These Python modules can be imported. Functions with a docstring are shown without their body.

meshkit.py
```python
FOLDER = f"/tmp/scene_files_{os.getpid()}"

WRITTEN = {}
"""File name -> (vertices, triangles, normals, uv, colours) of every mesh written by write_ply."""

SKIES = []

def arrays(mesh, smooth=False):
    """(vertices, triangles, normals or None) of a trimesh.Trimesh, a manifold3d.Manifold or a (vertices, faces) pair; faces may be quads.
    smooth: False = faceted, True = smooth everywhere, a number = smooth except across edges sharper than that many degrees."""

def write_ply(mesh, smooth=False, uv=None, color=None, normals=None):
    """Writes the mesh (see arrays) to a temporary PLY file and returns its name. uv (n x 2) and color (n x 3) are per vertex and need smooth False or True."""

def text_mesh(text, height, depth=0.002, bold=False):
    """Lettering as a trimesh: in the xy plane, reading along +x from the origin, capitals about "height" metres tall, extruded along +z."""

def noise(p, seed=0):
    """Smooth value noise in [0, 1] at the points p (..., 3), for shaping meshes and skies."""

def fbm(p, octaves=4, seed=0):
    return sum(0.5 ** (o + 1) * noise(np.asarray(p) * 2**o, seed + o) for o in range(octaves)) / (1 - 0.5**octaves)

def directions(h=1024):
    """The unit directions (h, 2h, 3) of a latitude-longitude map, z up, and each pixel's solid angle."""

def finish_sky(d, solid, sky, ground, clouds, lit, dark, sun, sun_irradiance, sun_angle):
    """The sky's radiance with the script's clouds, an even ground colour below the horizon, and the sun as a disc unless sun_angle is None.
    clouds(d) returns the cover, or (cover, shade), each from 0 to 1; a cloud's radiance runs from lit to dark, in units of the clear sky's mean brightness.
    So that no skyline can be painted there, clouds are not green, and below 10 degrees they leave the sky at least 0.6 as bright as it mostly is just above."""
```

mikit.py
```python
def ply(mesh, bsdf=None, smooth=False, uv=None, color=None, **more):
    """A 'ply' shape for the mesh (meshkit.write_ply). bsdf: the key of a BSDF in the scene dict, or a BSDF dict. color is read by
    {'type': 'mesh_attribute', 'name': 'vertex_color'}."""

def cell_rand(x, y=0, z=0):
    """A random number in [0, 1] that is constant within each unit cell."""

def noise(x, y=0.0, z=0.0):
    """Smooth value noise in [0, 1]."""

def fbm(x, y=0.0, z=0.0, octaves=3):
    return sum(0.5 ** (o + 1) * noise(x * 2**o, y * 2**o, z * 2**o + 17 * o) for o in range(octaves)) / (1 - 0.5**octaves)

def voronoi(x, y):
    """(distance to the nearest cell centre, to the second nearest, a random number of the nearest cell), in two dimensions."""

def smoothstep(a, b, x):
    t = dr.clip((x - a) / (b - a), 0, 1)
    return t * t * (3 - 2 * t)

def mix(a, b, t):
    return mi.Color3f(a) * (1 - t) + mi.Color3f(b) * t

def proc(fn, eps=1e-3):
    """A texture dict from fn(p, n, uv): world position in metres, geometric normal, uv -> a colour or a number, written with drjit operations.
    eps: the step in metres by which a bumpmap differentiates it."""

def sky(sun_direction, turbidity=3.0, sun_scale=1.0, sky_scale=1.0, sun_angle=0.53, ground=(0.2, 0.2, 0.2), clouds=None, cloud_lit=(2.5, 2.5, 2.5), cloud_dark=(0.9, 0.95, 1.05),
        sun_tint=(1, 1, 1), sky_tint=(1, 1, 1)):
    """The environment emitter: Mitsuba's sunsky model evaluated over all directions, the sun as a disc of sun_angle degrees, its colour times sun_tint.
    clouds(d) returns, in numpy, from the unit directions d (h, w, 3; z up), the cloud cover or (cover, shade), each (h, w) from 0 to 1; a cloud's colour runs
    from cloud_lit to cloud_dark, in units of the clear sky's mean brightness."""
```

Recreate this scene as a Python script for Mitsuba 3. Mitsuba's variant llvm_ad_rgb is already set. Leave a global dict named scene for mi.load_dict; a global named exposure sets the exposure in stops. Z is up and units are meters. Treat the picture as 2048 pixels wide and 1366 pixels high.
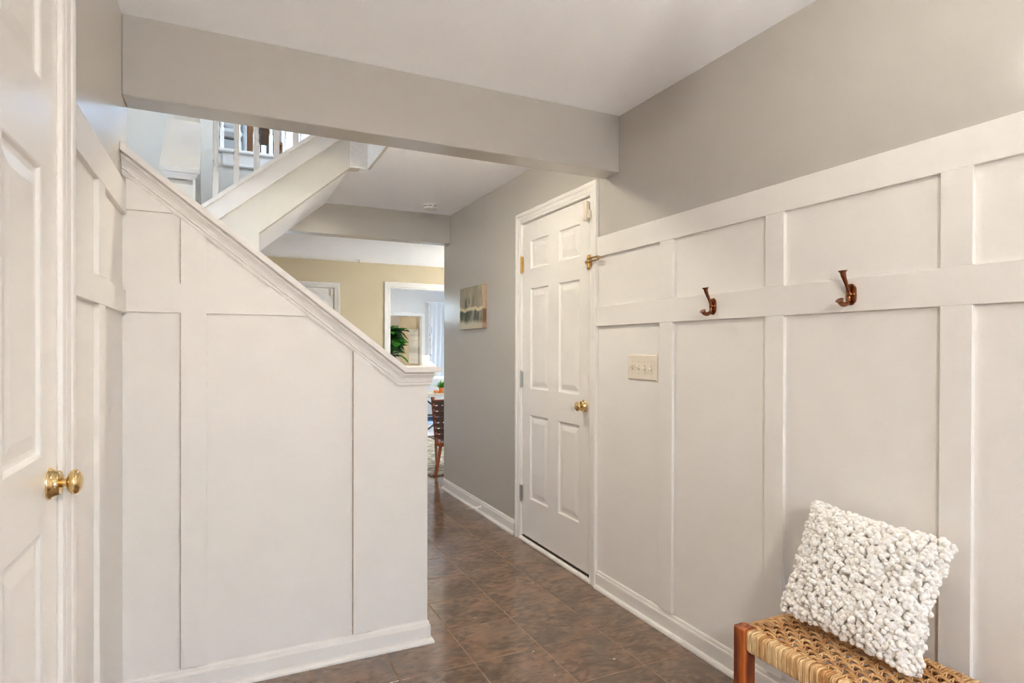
import math
import numpy as np
import trimesh
import mitsuba as mi
import drjit as dr
from shapely.geometry import Polygon, box as rect
import mikit
from mikit import proc, noise, fbm, cell_rand, smoothstep, mix, voronoi

# ------------------------------------------------------------------ camera, sky, lamps, exposure
T = mi.ScalarTransform4f
scene, labels = {}, {}
exposure = 1.27

F_PX, YAW, PITCH, ROLL, CAM_H, SHIFT_Y = 1197.2142, .4464, -.0051, .0027, 1.2684, 20.5243
fwd = np.array([math.sin(YAW) * math.cos(PITCH), math.cos(YAW) * math.cos(PITCH), math.sin(PITCH)])
r0 = np.array([math.cos(YAW), -math.sin(YAW), 0.0])
u0 = np.cross(r0, fwd)
up = -math.sin(ROLL) * r0 + math.cos(ROLL) * u0
eye = np.array([0.0, 0.0, CAM_H])
scene['camera'] = {
    'type': 'perspective', 'fov': math.degrees(2 * math.atan(1024 / F_PX)), 'fov_axis': 'x',
    'principal_point_offset_y': -SHIFT_Y / 1366, 'near_clip': 0.05, 'far_clip': 200.0,
    'to_world': T().look_at(origin=eye.tolist(), target=(eye + fwd).tolist(), up=up.tolist())}

scene['sky'] = mikit.sky([0.55, -0.25, 0.8], turbidity=3.0, sun_scale=0.0, sky_scale=20.0, ground=(0.45, 0.45, 0.45), sky_tint=(0.95, 0.87, 0.77))

LAMP_NEAR = (1.12, 0.98, 2.21)
LAMP_HALL = (0.96, 3.02, 2.375)
LAMPS = [  # name, centre, radius, radiance
    ('ceiling_lamp', LAMP_NEAR, .10, (6.0, 5.5, 4.85)),
    ('ceiling_lamp_001', LAMP_HALL, .11, (70, 64, 53)),
    ('ceiling_lamp_002', (2.6, 10.0, 2.36), .17, (36, 35, 33)),  # added fill that brightens the living room
    ('ceiling_lamp_003', (0.0, 2.95, 4.85), .16, (9, 8.2, 7.2)),  # unseen lamp added to brighten the stairwell and loft
    ('fill_floor_lamp', (0.10, -1.00, 1.90), .13, (78, 74.5, 70)),  # added fill light behind the camera, shaped as a lamp on a pole
    ('ceiling_lamp_006', (1.9, 13.2, 2.36), .14, (60, 57, 52)),  # extra lamp put in to lift the dark room behind
    ('ceiling_lamp_004', (3.5, 6.7, 2.02), .13, (84, 83, 79)),  # invented lamp that lights the entry and dining side
]


# ------------------------------------------------------------------ helpers
def rgb(c):
    return {'type': 'rgb', 'value': list(c)}


def srgb(r, g, b):
    return [((v / 255) / 12.92 if v / 255 <= .04045 else ((v / 255 + .055) / 1.055) ** 2.4) for v in (r, g, b)]


def principled(name, color, rough=.5, spec=.5, metallic=0.0, bump=None, bump_scale=1.0, **kw):
    col = color if isinstance(color, dict) else rgb(color)
    b = {'type': 'principled', 'base_color': col, 'roughness': rough, 'metallic': metallic, **kw}
    if not metallic:
        b['specular'] = spec
    if bump is not None:
        b = {'type': 'bumpmap', 'texture': bump, 'scale': bump_scale, 'bsdf': b}
    scene[name] = {'type': 'twosided', 'bsdf': b}
    return name


_used = {}


def key_for(name):
    if name not in _used:
        _used[name] = 0
        return name
    _used[name] += 1
    return f'{name}_{_used[name]:03d}'


def add(name, mesh, bsdf, parent=None, smooth=False, label=None, category=None, group=None, kind=None, **more):
    key = key_for((parent + '__' if parent else '') + name)
    shape = mesh if isinstance(mesh, dict) else mikit.ply(mesh, bsdf, smooth=smooth, **more)
    scene[key] = shape
    d = {k: v for k, v in (('label', label), ('category', category), ('group', group), ('kind', kind)) if v}
    if d:
        labels[key] = d
    return key


def thing(name, label, category, group=None):
    key = key_for(name)
    labels[key] = {'label': label, 'category': category}
    if group:
        labels[key]['group'] = group
    return key


def struct(name, mesh, bsdf, parent=None, smooth=False, label=None):
    return add(name, mesh, bsdf, parent, smooth, label=label, kind=None if parent else 'structure')


def B(x0, x1, y0, y1, z0, z1, c=0.0):
    """An axis-aligned box, its edges chamfered by c."""
    x0, x1, y0, y1, z0, z1 = min(x0, x1), max(x0, x1), min(y0, y1), max(y0, y1), min(z0, z1), max(z0, z1)
    if c <= 0:
        return trimesh.creation.box(bounds=[[x0, y0, z0], [x1, y1, z1]])
    c = min(c, .45 * min(x1 - x0, y1 - y0, z1 - z0))
    pts = []
    for sx in (0, 1):
        for sy in (0, 1):
            for sz in (0, 1):
                p = np.array([(x0, x1)[sx], (y0, y1)[sy], (z0, z1)[sz]])
                n = np.array([1 - 2 * sx, 1 - 2 * sy, 1 - 2 * sz]) * c
                for k in range(3):
                    q = p + n
                    q[k] = p[k]
                    pts.append(q)
    return trimesh.convex.convex_hull(np.array(pts))


def cat(*meshes):
    out = []
    for m in meshes:
        out += list(m) if isinstance(m, (list, tuple)) else [m]
    return trimesh.util.concatenate(out)


def extrude(poly, h):
    geoms = getattr(poly, 'geoms', [poly])
    return cat([trimesh.creation.extrude_polygon(g, h, engine='earcut') for g in geoms if g.area > 1e-9])


def prism_xz(poly, y0, y1):
    m = extrude(poly if hasattr(poly, 'area') else Polygon(poly), y1 - y0)
    v = m.vertices
    return trimesh.Trimesh(np.c_[v[:, 0], y0 + v[:, 2], v[:, 1]], m.faces[:, ::-1], process=False)


def prism_yz(poly, x0, x1):
    m = extrude(poly if hasattr(poly, 'area') else Polygon(poly), x1 - x0)
    v = m.vertices
    return trimesh.Trimesh(np.c_[x0 + v[:, 2], v[:, 0], v[:, 1]], m.faces, process=False)


def loft(sections, closed=True, caps=True):
    """Joins rings of equal length: closed profiles carried along a path."""
    sections = [np.asarray(s, float) for s in sections]
    n = len(sections[0])
    v = np.vstack(sections)
    f = []
    for i in range(len(sections) - 1):
        for j in range(n if closed else n - 1):
            k = (j + 1) % n
            a, b, c, d = i * n + j, i * n + k, (i + 1) * n + k, (i + 1) * n + j
            f += [[a, b, c], [a, c, d]]
    if caps and closed:
        for base in (0, (len(sections) - 1) * n):
            f += [[base, base + j, base + j + 1] for j in range(1, n - 1)]
    m = trimesh.Trimesh(v, np.array(f), process=False)
    return m


def tube(path, radius, sides=8, closed=False):
    p = np.asarray(path, float)
    r = np.broadcast_to(np.asarray(radius, float), (len(p),))
    tan = np.gradient(p, axis=0) if not closed else np.roll(p, -1, 0) - np.roll(p, 1, 0)
    tan /= np.linalg.norm(tan, axis=1, keepdims=True) + 1e-12
    ref = np.array([0.0, 0, 1]) if abs(tan[0, 2]) < .9 else np.array([1.0, 0, 0])
    secs = []
    a = np.linspace(0, 2 * math.pi, sides, endpoint=False)
    n = ref - tan[0] * (ref @ tan[0])
    n /= np.linalg.norm(n)
    for i in range(len(p)):
        n = n - tan[i] * (n @ tan[i])
        n /= np.linalg.norm(n) + 1e-12
        b = np.cross(tan[i], n)
        secs.append(p[i] + r[i] * (np.cos(a)[:, None] * n + np.sin(a)[:, None] * b))
    if closed:
        secs.append(secs[0])
    return loft(secs, caps=not closed)


def lathe(profile, origin, axis=(0, 0, 1), sides=24):
    """profile: (radius, height) along the axis."""
    ax = np.asarray(axis, float)
    ax /= np.linalg.norm(ax)
    ref = np.array([1.0, 0, 0]) if abs(ax[0]) < .9 else np.array([0, 1.0, 0])
    u = np.cross(ax, ref)
    u /= np.linalg.norm(u)
    w = np.cross(ax, u)
    a = np.linspace(0, 2 * math.pi, sides, endpoint=False)
    ring = np.cos(a)[:, None] * u + np.sin(a)[:, None] * w
    return loft([np.asarray(origin) + h * ax + max(r, 1e-5) * ring for r, h in profile], caps=True)


def bsph(center, r, sub=2, scale=(1, 1, 1)):
    m = trimesh.creation.icosphere(subdivisions=sub, radius=r)
    m.apply_scale(scale)
    m.apply_translation(center)
    return m


# ------------------------------------------------------------------ materials
WHITE = (.765, .735, .695)
principled('paint_white', WHITE, .48, .22)
principled('paint_ceiling', (.91, .92, .93), .9, .1)
principled('paint_taupe', (.455, .43, .39), .24, .5)
principled('paint_beige', (.56, .48, .335), .6, .3)
principled('paint_sage', (.71, .68, .62), .6, .3)
principled('paint_stair', (.66, .63, .56), .55, .35)
principled('paint_grey', (.66, .635, .60), .6, .3)
grain = proc(lambda p, n, uv: fbm(p.x * 30 + p.y * 9 + 3 * noise(p.y * 3, p.z * 2.0), p.y * 10, p.z * 260, 2), eps=6e-4)
principled('paint_door', (.765, .735, .695), .30, .5, bump=grain, bump_scale=.00016)
principled('paint_almond', (.74, .66, .55), .4, .5)
principled('screw_metal', (.55, .47, .37), .4, .5)


def tile_color(p, n, uv):
    cx, cy = dr.floor((p.x - .9076) / .3061), dr.floor((p.y - 1.9325) / .3061)
    k = cell_rand(cx, cy, 1)
    ox = k * 37
    wx, wy = p.x + .05 * noise(p.x * 9, p.y * 9, ox), p.y + .05 * noise(p.x * 9 + 40, p.y * 9, ox)
    a = fbm(wx * 4.5 + ox, wy * 8 + ox, ox, 5)
    b = fbm(wx * 34 + 9, wy * 62 + ox, 3, 4)
    c = fbm(wx * 7 + ox + 40, wy * 11, ox, 4)
    col = mix(srgb(98, 78, 62), srgb(150, 121, 98), smoothstep(.28, .74, a * .5 + b * .5))
    col = mix(col, srgb(172, 127, 99), .38 * smoothstep(.50, .76, c))
    col = mix(col, srgb(92, 84, 74), .42 * smoothstep(.52, .74, fbm(wx * 6 + 80 + ox, wy * 10 + 5, ox, 4)))
    col = mix(col, srgb(66, 50, 38), .5 * smoothstep(.58, .78, fbm(wx * 26 + 12, wy * 56 + ox, 8, 3)))
    return col * (.92 + .16 * cell_rand(cx, cy, 2)) * .60


tile_relief = proc(lambda p, n, uv: fbm(p.x * 22, p.y * 60, 0, 3) * .7 + .3 * fbm(p.x * 70, p.y * 150, 0, 2), eps=1.2e-3)
principled('tile', proc(tile_color),  .10, 1.0, bump=tile_relief, bump_scale=.0009)
principled('grout', proc(lambda p, n, uv: mix(srgb(126, 102, 84), srgb(170, 142, 118), fbm(p.x * 30, p.y * 30, 0, 2)) * .8), .9, .1)
principled('brass', (.82, .60, .29), .05, metallic=1.0)
principled('brass_aged', (.56, .36, .13), .25, metallic=1.0)
principled('steel', (.50, .49, .47), .32, metallic=1.0)
principled('bronze', (.20, .075, .032), .25, metallic=1.0)
principled('dark_gap', (.035, .025, .02), .9, .1)
principled('wood_bench', proc(lambda p, n, uv: mix(srgb(82, 30, 12), srgb(176, 92, 36), smoothstep(.30, .72, fbm(p.x * 55 + 2 * noise(p.z * 4), p.y * 55, p.z * 3, 3)))), .32, .5)
cordcol = lambda p, n, uv: mix(mix(srgb(184, 132, 78), srgb(232, 204, 156), cell_rand((p.y - .214) / .0050 + .5)), srgb(132, 80, 38), .35 * smoothstep(.5, .75, fbm(p.x * 60, p.y * 160, p.z * 40, 2)))
principled('cord', proc(cordcol), .55, .35)
cordcol2 = lambda p, n, uv: mix(mix(srgb(164, 110, 58), srgb(222, 184, 132), noise(p.x * 90, p.y * 45, 3)), srgb(112, 64, 28), .5 * smoothstep(.5, .8, fbm(p.x * 40, p.y * 40, 0, 2)))
principled('cord_weave', proc(cordcol2), .5, .4)
principled('bobble', proc(lambda p, n, uv: mix((.80, .75, .68), (.90, .885, .86), fbm(p.x * 120, p.y * 120, p.z * 120, 2))), .95, .08,
           bump=proc(lambda p, n, uv: fbm(p.x * 700, p.y * 700, p.z * 700, 2), eps=4e-4), bump_scale=.0007, sheen=.4)
principled('cushion_cloth', (.72, .68, .61), .95, .05)
principled('plastic_white', (.80, .79, .76), .4, .5)


def art(p, n, uv):
    s, z = (p.y - 4.19) / .49, (p.z - 1.425) / .335   # s: 0 at the near edge; z: 0 at the foot
    w = fbm(p.y * 18, p.z * 7, 2, 3) - .5
    v = fbm(p.y * 40, p.z * 14, 5, 3)
    zz = z + .14 * w - .05 * s
    top = mix(srgb(196, 186, 158), srgb(146, 140, 122), smoothstep(.25, .8, fbm(p.y * 9 + 3, p.z * 5, 1, 3) + .25 * s))
    col = mix(top, srgb(92, 90, 76), .85 * smoothstep(.42, .60, v) * smoothstep(.27, .12, dr.abs(s - .58)) * smoothstep(.20, .05, dr.abs(zz - .58)))
    low = mix(srgb(140, 137, 120), srgb(78, 84, 70), smoothstep(.30, .74, fbm(p.y * 26, p.z * 9, 9, 3)))
    col = mix(col, low, smoothstep(.47, .41, zz))
    col = mix(col, srgb(214, 200, 168), .8 * smoothstep(.06, .02, dr.abs(zz - .465 + .02 * s)))
    col = mix(col, srgb(196, 188, 166), smoothstep(.20, .06, zz))
    side = mix(mix(srgb(176, 146, 120), srgb(112, 82, 62), smoothstep(.44, .40, zz)), srgb(160, 124, 102), smoothstep(.16, .08, zz))
    return mix(col, side, smoothstep(.5, .6, -n.y))


principled('canvas_art', proc(art), .7, .2)
principled('glass_shade', (.9, .88, .84), .3, .5)


def leaf_bsdf(name, c0, c1):
    scene[name] = {'type': 'principledthin', 'base_color': proc(lambda p, n, uv: mix(c0, c1, fbm(p.x * 14, p.y * 14, p.z * 14, 2))), 'roughness': .45, 'diff_trans': .7, 'spec_trans': 0.0}


leaf_bsdf('leaf_palm', (.02, .09, .014), (.09, .34, .04))
leaf_bsdf('leaf_dark', (.006, .022, .008), (.02, .06, .018))
leaf_bsdf('leaf_bright', (.04, .16, .02), (.18, .42, .08))
scene['curtain_sheer'] = {'type': 'principledthin', 'base_color': proc(lambda p, n, uv: mix((.93, .93, .94), (.62, .63, .68), smoothstep(.66, .76, noise(p.x * 40, p.z * 22, 3)) * smoothstep(.10, .04, dr.abs(dr.sin(p.x * 9 + 1.2 * noise(p.z * 1.5))) - .2))),
                          'roughness': .8, 'diff_trans': 1.0, 'spec_trans': 0.0}
scene['pane'] = {'type': 'thindielectric'}
principled('terracotta', (.60, .22, .07), .7, .3)
principled('leather', (.045, .016, .010), .45, .5)
principled('wood_red', proc(lambda p, n, uv: mix((.13, .025, .008), (.36, .085, .02), fbm(p.x * 30, p.y * 30, p.z * 6, 3))), .35, .5)
principled('wood_brown', proc(lambda p, n, uv: mix((.10, .038, .012), (.27, .11, .035), fbm(p.x * 26, p.y * 26, p.z * 5, 3))), .4, .4)
principled('wood_tan', (.36, .26, .17), .5, .4)
principled('dark_metal', (.03, .03, .035), .4, .5)
principled('rug_wool', proc(lambda p, n, uv: mix((.25, .235, .19), (.60, .57, .49), smoothstep(.3, .7, fbm(p.x * 16, p.y * 26, 0, 3)))), .95, .05,
           bump=proc(lambda p, n, uv: fbm(p.x * 30, p.y * 50, 0, 3), eps=3e-3), bump_scale=.02)
principled('rug_blue', (.35, .45, .62), .95, .05)
principled('floor_pale', (.66, .66, .68), .25, .5)
principled('stone_cream', proc(lambda p, n, uv: mix((.34, .29, .22), (.62, .57, .48), fbm(p.x * 30, p.y * 30, p.z * 60, 3))), .5, .4)
principled('fabric_grey', (.46, .46, .45), .9, .1)
principled('fabric_white', (.66, .65, .63), .9, .1)
principled('panel_art', proc(lambda p, n, uv: mix((.50, .49, .44), (.70, .69, .63), smoothstep(.35, .65, fbm(p.x * 12, p.z * 9, 4, 3)))), .7, .2)
principled('wood_floor', (.30, .18, .10), .4, .4)

# ------------------------------------------------------------------ key planes
XR, XL, YH, HT = 1.787, -.329, 2.490, .13          # right wall, left wall, stair half wall face and its thickness
ZC, ZL = 2.44, 2.75                                 # ceiling, loft floor
YS, YB, YE, YF, Y2 = 3.95, 5.0, 5.16, 8.25, 11.8    # flight wall, header, right wall's end, far wall, the room beyond's back wall
BACK = -1.7
TX0, TY0, TP = .9076, 1.9325, .3061                 # the tile grid


def wallR(s, z, t): return (XR - t, s, z)
def wallL(s, z, t): return (XL + t, s, z)
def wallF(s, z, t): return (s, YF - t, z)
def wall2(s, z, t): return (s, Y2 - t, z)


# ------------------------------------------------------------------ floor and its tiles
floor = struct('floor', cat(B(XL - .05, XR + .05, BACK, YE, -.06, -.0012), B(-2.0, 5.2, YE, YF + .1, -.06, -.0012)), 'grout', label='dark tiled floor of the hall and entry')
base_tile = B(.0024, TP - .0024, .0024, TP - .0024, -.012, 0, .0012)
tile_ply = mikit.ply(base_tile, 'tile')
n_tile = 0
for j in range(-12, 21):
    for i in range(-5, 12):
        x, y = TX0 + i * TP, TY0 + j * TP
        x0, x1 = max(x, XL), min(x + TP, XR if y < YE - .02 else 3.4)
        if y < YE - .02:
            if x1 - x0 < .03 or y + TP < -.9:
                continue
        elif x + TP < .5 or x1 - x0 < .03:
            continue
        if n_tile >= 299:
            continue
        n_tile += 1
        if x0 == x and x1 == x + TP:
            add('tile', {**tile_ply, 'to_world': T().translate([x, y, 0])}, None, 'floor')
        else:
            add('tile', B(x0 + .0024, x1 - .0024, y + .0024, y + TP - .0024, -.012, 0, .0012), 'tile', 'floor')
tile_rest = []

# ------------------------------------------------------------------ walls, ceilings, stair shell
DH0, DH1 = 2.748, 3.572       # hall door
DL0, DL1 = .774, 1.598        # closet door
DZ0, DZ1 = .035, 2.092
JG = .018                     # jamb

wr = Polygon([(BACK, 0), (YE, 0), (YE, ZC + .02), (BACK, ZC + .02)]).difference(rect(DH0 - JG, -.1, DH1 + JG, DZ1 + JG))
WR = struct('wall_right', prism_yz(wr, XR, XR + .12), 'paint_taupe', label='taupe right wall above white board and batten')
struct('panel_field', prism_yz(rect(BACK, .02, 2.672, 1.80), XR - .0012, XR + .004), 'paint_white', WR, label='white painted panel field')
wl = Polygon([(BACK, 0), (YH + HT, 0), (YH + HT, ZC + .02), (BACK, ZC + .02)]).difference(rect(DL0 - JG, -.1, DL1 + JG, DZ1 + JG))
WL = struct('wall_left', prism_yz(wl, XL - .12, XL), 'paint_taupe', label='taupe left wall above white board and batten')
struct('panel_field', prism_yz(rect(1.685, .02, YH, 1.80), XL - .004, XL + .0012), 'paint_white', WL, label='white painted panel field')
# closets behind the two doors
struct('wall_closet', cat(B(XR + .7, XR + .75, 2.5, 3.8, 0, ZC), B(XL - .75, XL - .7, .5, 1.8, 0, ZC)), 'paint_white', label='closet backs behind the doors')

# wall behind the camera, with a glazed patio door that lets the daylight in
wb = rect(XL - .12, 0, XR + .12, ZC + .02).difference(rect(.50, .08, 1.45, 2.10))
struct('wall_back', prism_xz(wb, BACK - .12, BACK), 'paint_taupe', label='wall behind the camera')
w1 = struct('door_3', cat(prism_xz(rect(.50, .08, 1.45, 2.10).difference(rect(.56, .30, .95, 1.95)).difference(rect(1.0, .30, 1.39, 1.95)), BACK - .09, BACK - .03)), 'paint_white', label='glazed patio door behind the camera')
struct('pane', cat(prism_xz(rect(.56, .30, .95, 1.95), BACK - .062, BACK - .06)), 'pane', w1)
struct('pane', cat(prism_xz(rect(1.0, .30, 1.39, 1.95), BACK - .062, BACK - .06)), 'pane', w1)

# ceiling: near hall, passage beside the stair, and the entry beyond
ceil = cat(B(XL - .12, XR + .12, BACK - .12, YH + .02, ZC, ZC + .10),
           B(.838, XR + .12, YH + .02, YS, ZC, ZL), B(.726, XR + .12, YS, YB, ZC, ZL), B(-2.0, 5.2, YB + .001, YF + .12, ZC, ZL - .02))
struct('ceiling', ceil, 'paint_ceiling', label='white ceiling')
struct('ceiling_upper', B(-2.2, 5.2, YH, YF + .12, 5.2, 5.3), 'paint_ceiling', label='ceiling over the stair and loft')
# beam across the hall
struct('trim_1', B(XL, XR, YH, YH + HT, 2.156, ZC + .01, .003), 'paint_taupe', label='taupe beam across the hall')
# header over the entry to the front hall
struct('trim_2', B(.30, XR, YB, YB + .12, 2.191, ZC + .01, .002), 'paint_taupe', label='dark taupe header at the end of the passage')
# end of the right wall turns the corner into the entry
struct('wall_corner', B(XR, 5.2, YE - .12, YE, 0, ZC), 'paint_taupe', label='wall turning the corner')

# stair half wall
CUT = .778
PHI = math.atan(CUT)
XBEND, ZFLAT, XEND = .685, 1.189, .787


def zcap(x):
    return ZFLAT + CUT * max(0.0, XBEND - x)


core = Polygon([(XL, 0), (XEND, 0), (XEND, ZFLAT - .02), (XBEND - .01, ZFLAT - .02), (XL, zcap(XL) - .028)])
WS = struct('wall_stair', prism_xz(core, YH, YH + HT), 'paint_taupe', label='stair half wall faced with white board and batten')
under_crown = Polygon([(XL + .0015, .02), (XEND, .02), (XEND, ZFLAT - .078), (XBEND - .0275, ZFLAT - .078), (XL + .0015, zcap(XL) - .080 / math.cos(PHI))])
struct('panel_field', prism_xz(under_crown.intersection(rect(XL, .02, XEND, 1.80)), YH - .0012, YH + .002), 'paint_white', WS, label='white painted panel field')
struct('end_face', prism_yz(rect(YH, .02, YH + HT, ZFLAT - .08), XEND - .001, XEND + .0012), 'paint_white', WS)
BT = .014


def board_half(poly, name, y1=YH - .001):
    g = under_crown.intersection(poly)
    struct(name, prism_xz(g, YH - BT, y1), 'paint_white', WS)


board_half(rect(XL + BT, 1.395, XEND, 1.502), 'rail')
board_half(rect(XL + BT, 1.754, XEND, 1.860), 'rail')
board_half(rect(-.146, .10, -.063, 1.395), 'batten')
board_half(rect(-.146, 1.502, -.063, 1.754), 'batten')
board_half(rect(.471, .10, .552, 1.395), 'batten')

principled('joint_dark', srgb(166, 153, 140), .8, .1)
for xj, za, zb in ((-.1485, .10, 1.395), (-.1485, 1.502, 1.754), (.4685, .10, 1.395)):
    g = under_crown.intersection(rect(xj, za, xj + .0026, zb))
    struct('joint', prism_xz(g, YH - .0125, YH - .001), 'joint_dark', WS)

# cap board and crown of the half wall
PD = [(0, .080), (.009, .080), (.0125, .073), (.0125, .0675), (.009, .0665), (.009, .0645), (.016, .0635), (.0165, .0585), (.0145, .0575), (.0175, .047), (.024, .036), (.028, .033), (.028, .028), (.022, .027), (.022, .021), (0, .021)]
MIT = np.array([(-1 + math.cos(PHI)) / math.sin(PHI), -1.0])


def cap_stations(prof, x_end):
    s0 = [(XL + .001, YH - a, zcap(XL) - d / math.cos(PHI)) for a, d in prof]
    s1 = [(XBEND + d * MIT[0], YH - a, ZFLAT - d) for a, d in prof]
    s2 = [(x_end(a), YH - a, ZFLAT - d) for a, d in prof]
    return [s0, s1, s2]


CAP = struct('trim_3', loft(cap_stations([(.050, 0), (.050, .020), (.048, .022), (-HT - .050, .022), (-HT - .050, 0)], lambda a: XEND + .048)), 'paint_white', label='white sloping cap of the stair half wall')
crown = loft(cap_stations(PD, lambda a: XEND + a))
crown_ret = loft([[(XEND + a, YH - a, ZFLAT - d) for a, d in PD], [(XEND + a, YH + HT + a, ZFLAT - d) for a, d in PD]])
crown_back = loft([[(x, YH + HT + (YH - y), z) for x, y, z in s] for s in cap_stations(PD, lambda a: XEND + a)])
struct('crown_moulding', crown, 'paint_white', CAP)
struct('crown_moulding', crown_ret, 'paint_white', CAP)
struct('crown_moulding', crown_back, 'paint_white', CAP)

# ---- boards on the right wall
RB = .015


def board_r(y0, y1, z0, z1, name):
    struct(name, B(XR - RB, XR, y0, y1, z0, z1, .0012), 'paint_white', WR)


board_r(BACK, 2.669, 1.754, 1.858, 'rail')
board_r(BACK, 2.669, 1.388, 1.493, 'rail')
bat = [2.072 - .5895 * k for k in range(0, 7)]
bats = [(2.072, 2.160), (1.489, 1.570), (.898, .978)] + [(.898 - .5895 * k, .978 - .5895 * k) for k in (1, 2, 3, 4)]
for y0, y1 in bats:
    board_r(y0, y1, 1.493, 1.754, 'batten')
    board_r(y0, y1, .100, 1.388, 'batten')


def board_l(y0, y1, z0, z1, name):
    struct(name, B(XL, XL + RB, y0, y1, z0, z1, .0012), 'paint_white', WL)


board_l(1.688, YH - BT, 1.735, 1.842, 'rail')
board_l(1.688, YH - BT, 1.390, 1.468, 'rail')
board_l(1.985, 2.078, .10, 1.390, 'batten')
board_l(1.985, 2.078, 1.468, 1.735, 'batten')

# ---- baseboards
BP = [(0, 0), (.013, 0), (.013, .070), (.0115, .076), (.0085, .079), (.0075, .086), (.005, .092), (.0, .096)]
SP = [(.013, 0), (.027, 0), (.0265, .007), (.0235, .013), (.019, .0175), (.013, .020)]


def base_r(name, y0, y1, label):
    k = struct(name, loft([[(XR - t, y, z) for t, z in BP] for y in (y0, y1)]), 'paint_white', label=label)
    struct('shoe_moulding', loft([[(XR - t, y, z) for t, z in SP] for y in (y0, y1)]), 'paint_white', k)


base_r('baseboard_right', BACK, 2.669, 'white baseboard under the right panelling')
base_r('baseboard_passage', DH1 + .094, YE, 'white baseboard on the taupe passage wall')
k = struct('baseboard_stair', cat(loft([[(XL + .001, YH - t, z) for t, z in BP], [(XEND + t, YH - t, z) for t, z in BP]]),
                                  loft([[(XEND + t, YH - t, z) for t, z in BP], [(XEND + t, YH + HT + t, z) for t, z in BP]])), 'paint_white', label='white baseboard round the stair half wall')
struct('shoe_moulding', cat(loft([[(XL + .001, YH - t, z) for t, z in SP], [(XEND + t, YH - t, z) for t, z in SP]]),
                            loft([[(XEND + t, YH - t, z) for t, z in SP], [(XEND + t, YH + HT + t, z) for t, z in SP]])), 'paint_white', k)
k = struct('baseboard_left', loft([[(XL + t, y, z) for t, z in BP] for y in (1.688, YH - .013)]), 'paint_white', label='white baseboard under the left panelling')
struct('shoe_moulding', loft([[(XL + t, y, z) for t, z in SP] for y in (1.688, YH - .013)]), 'paint_white', k)

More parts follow.
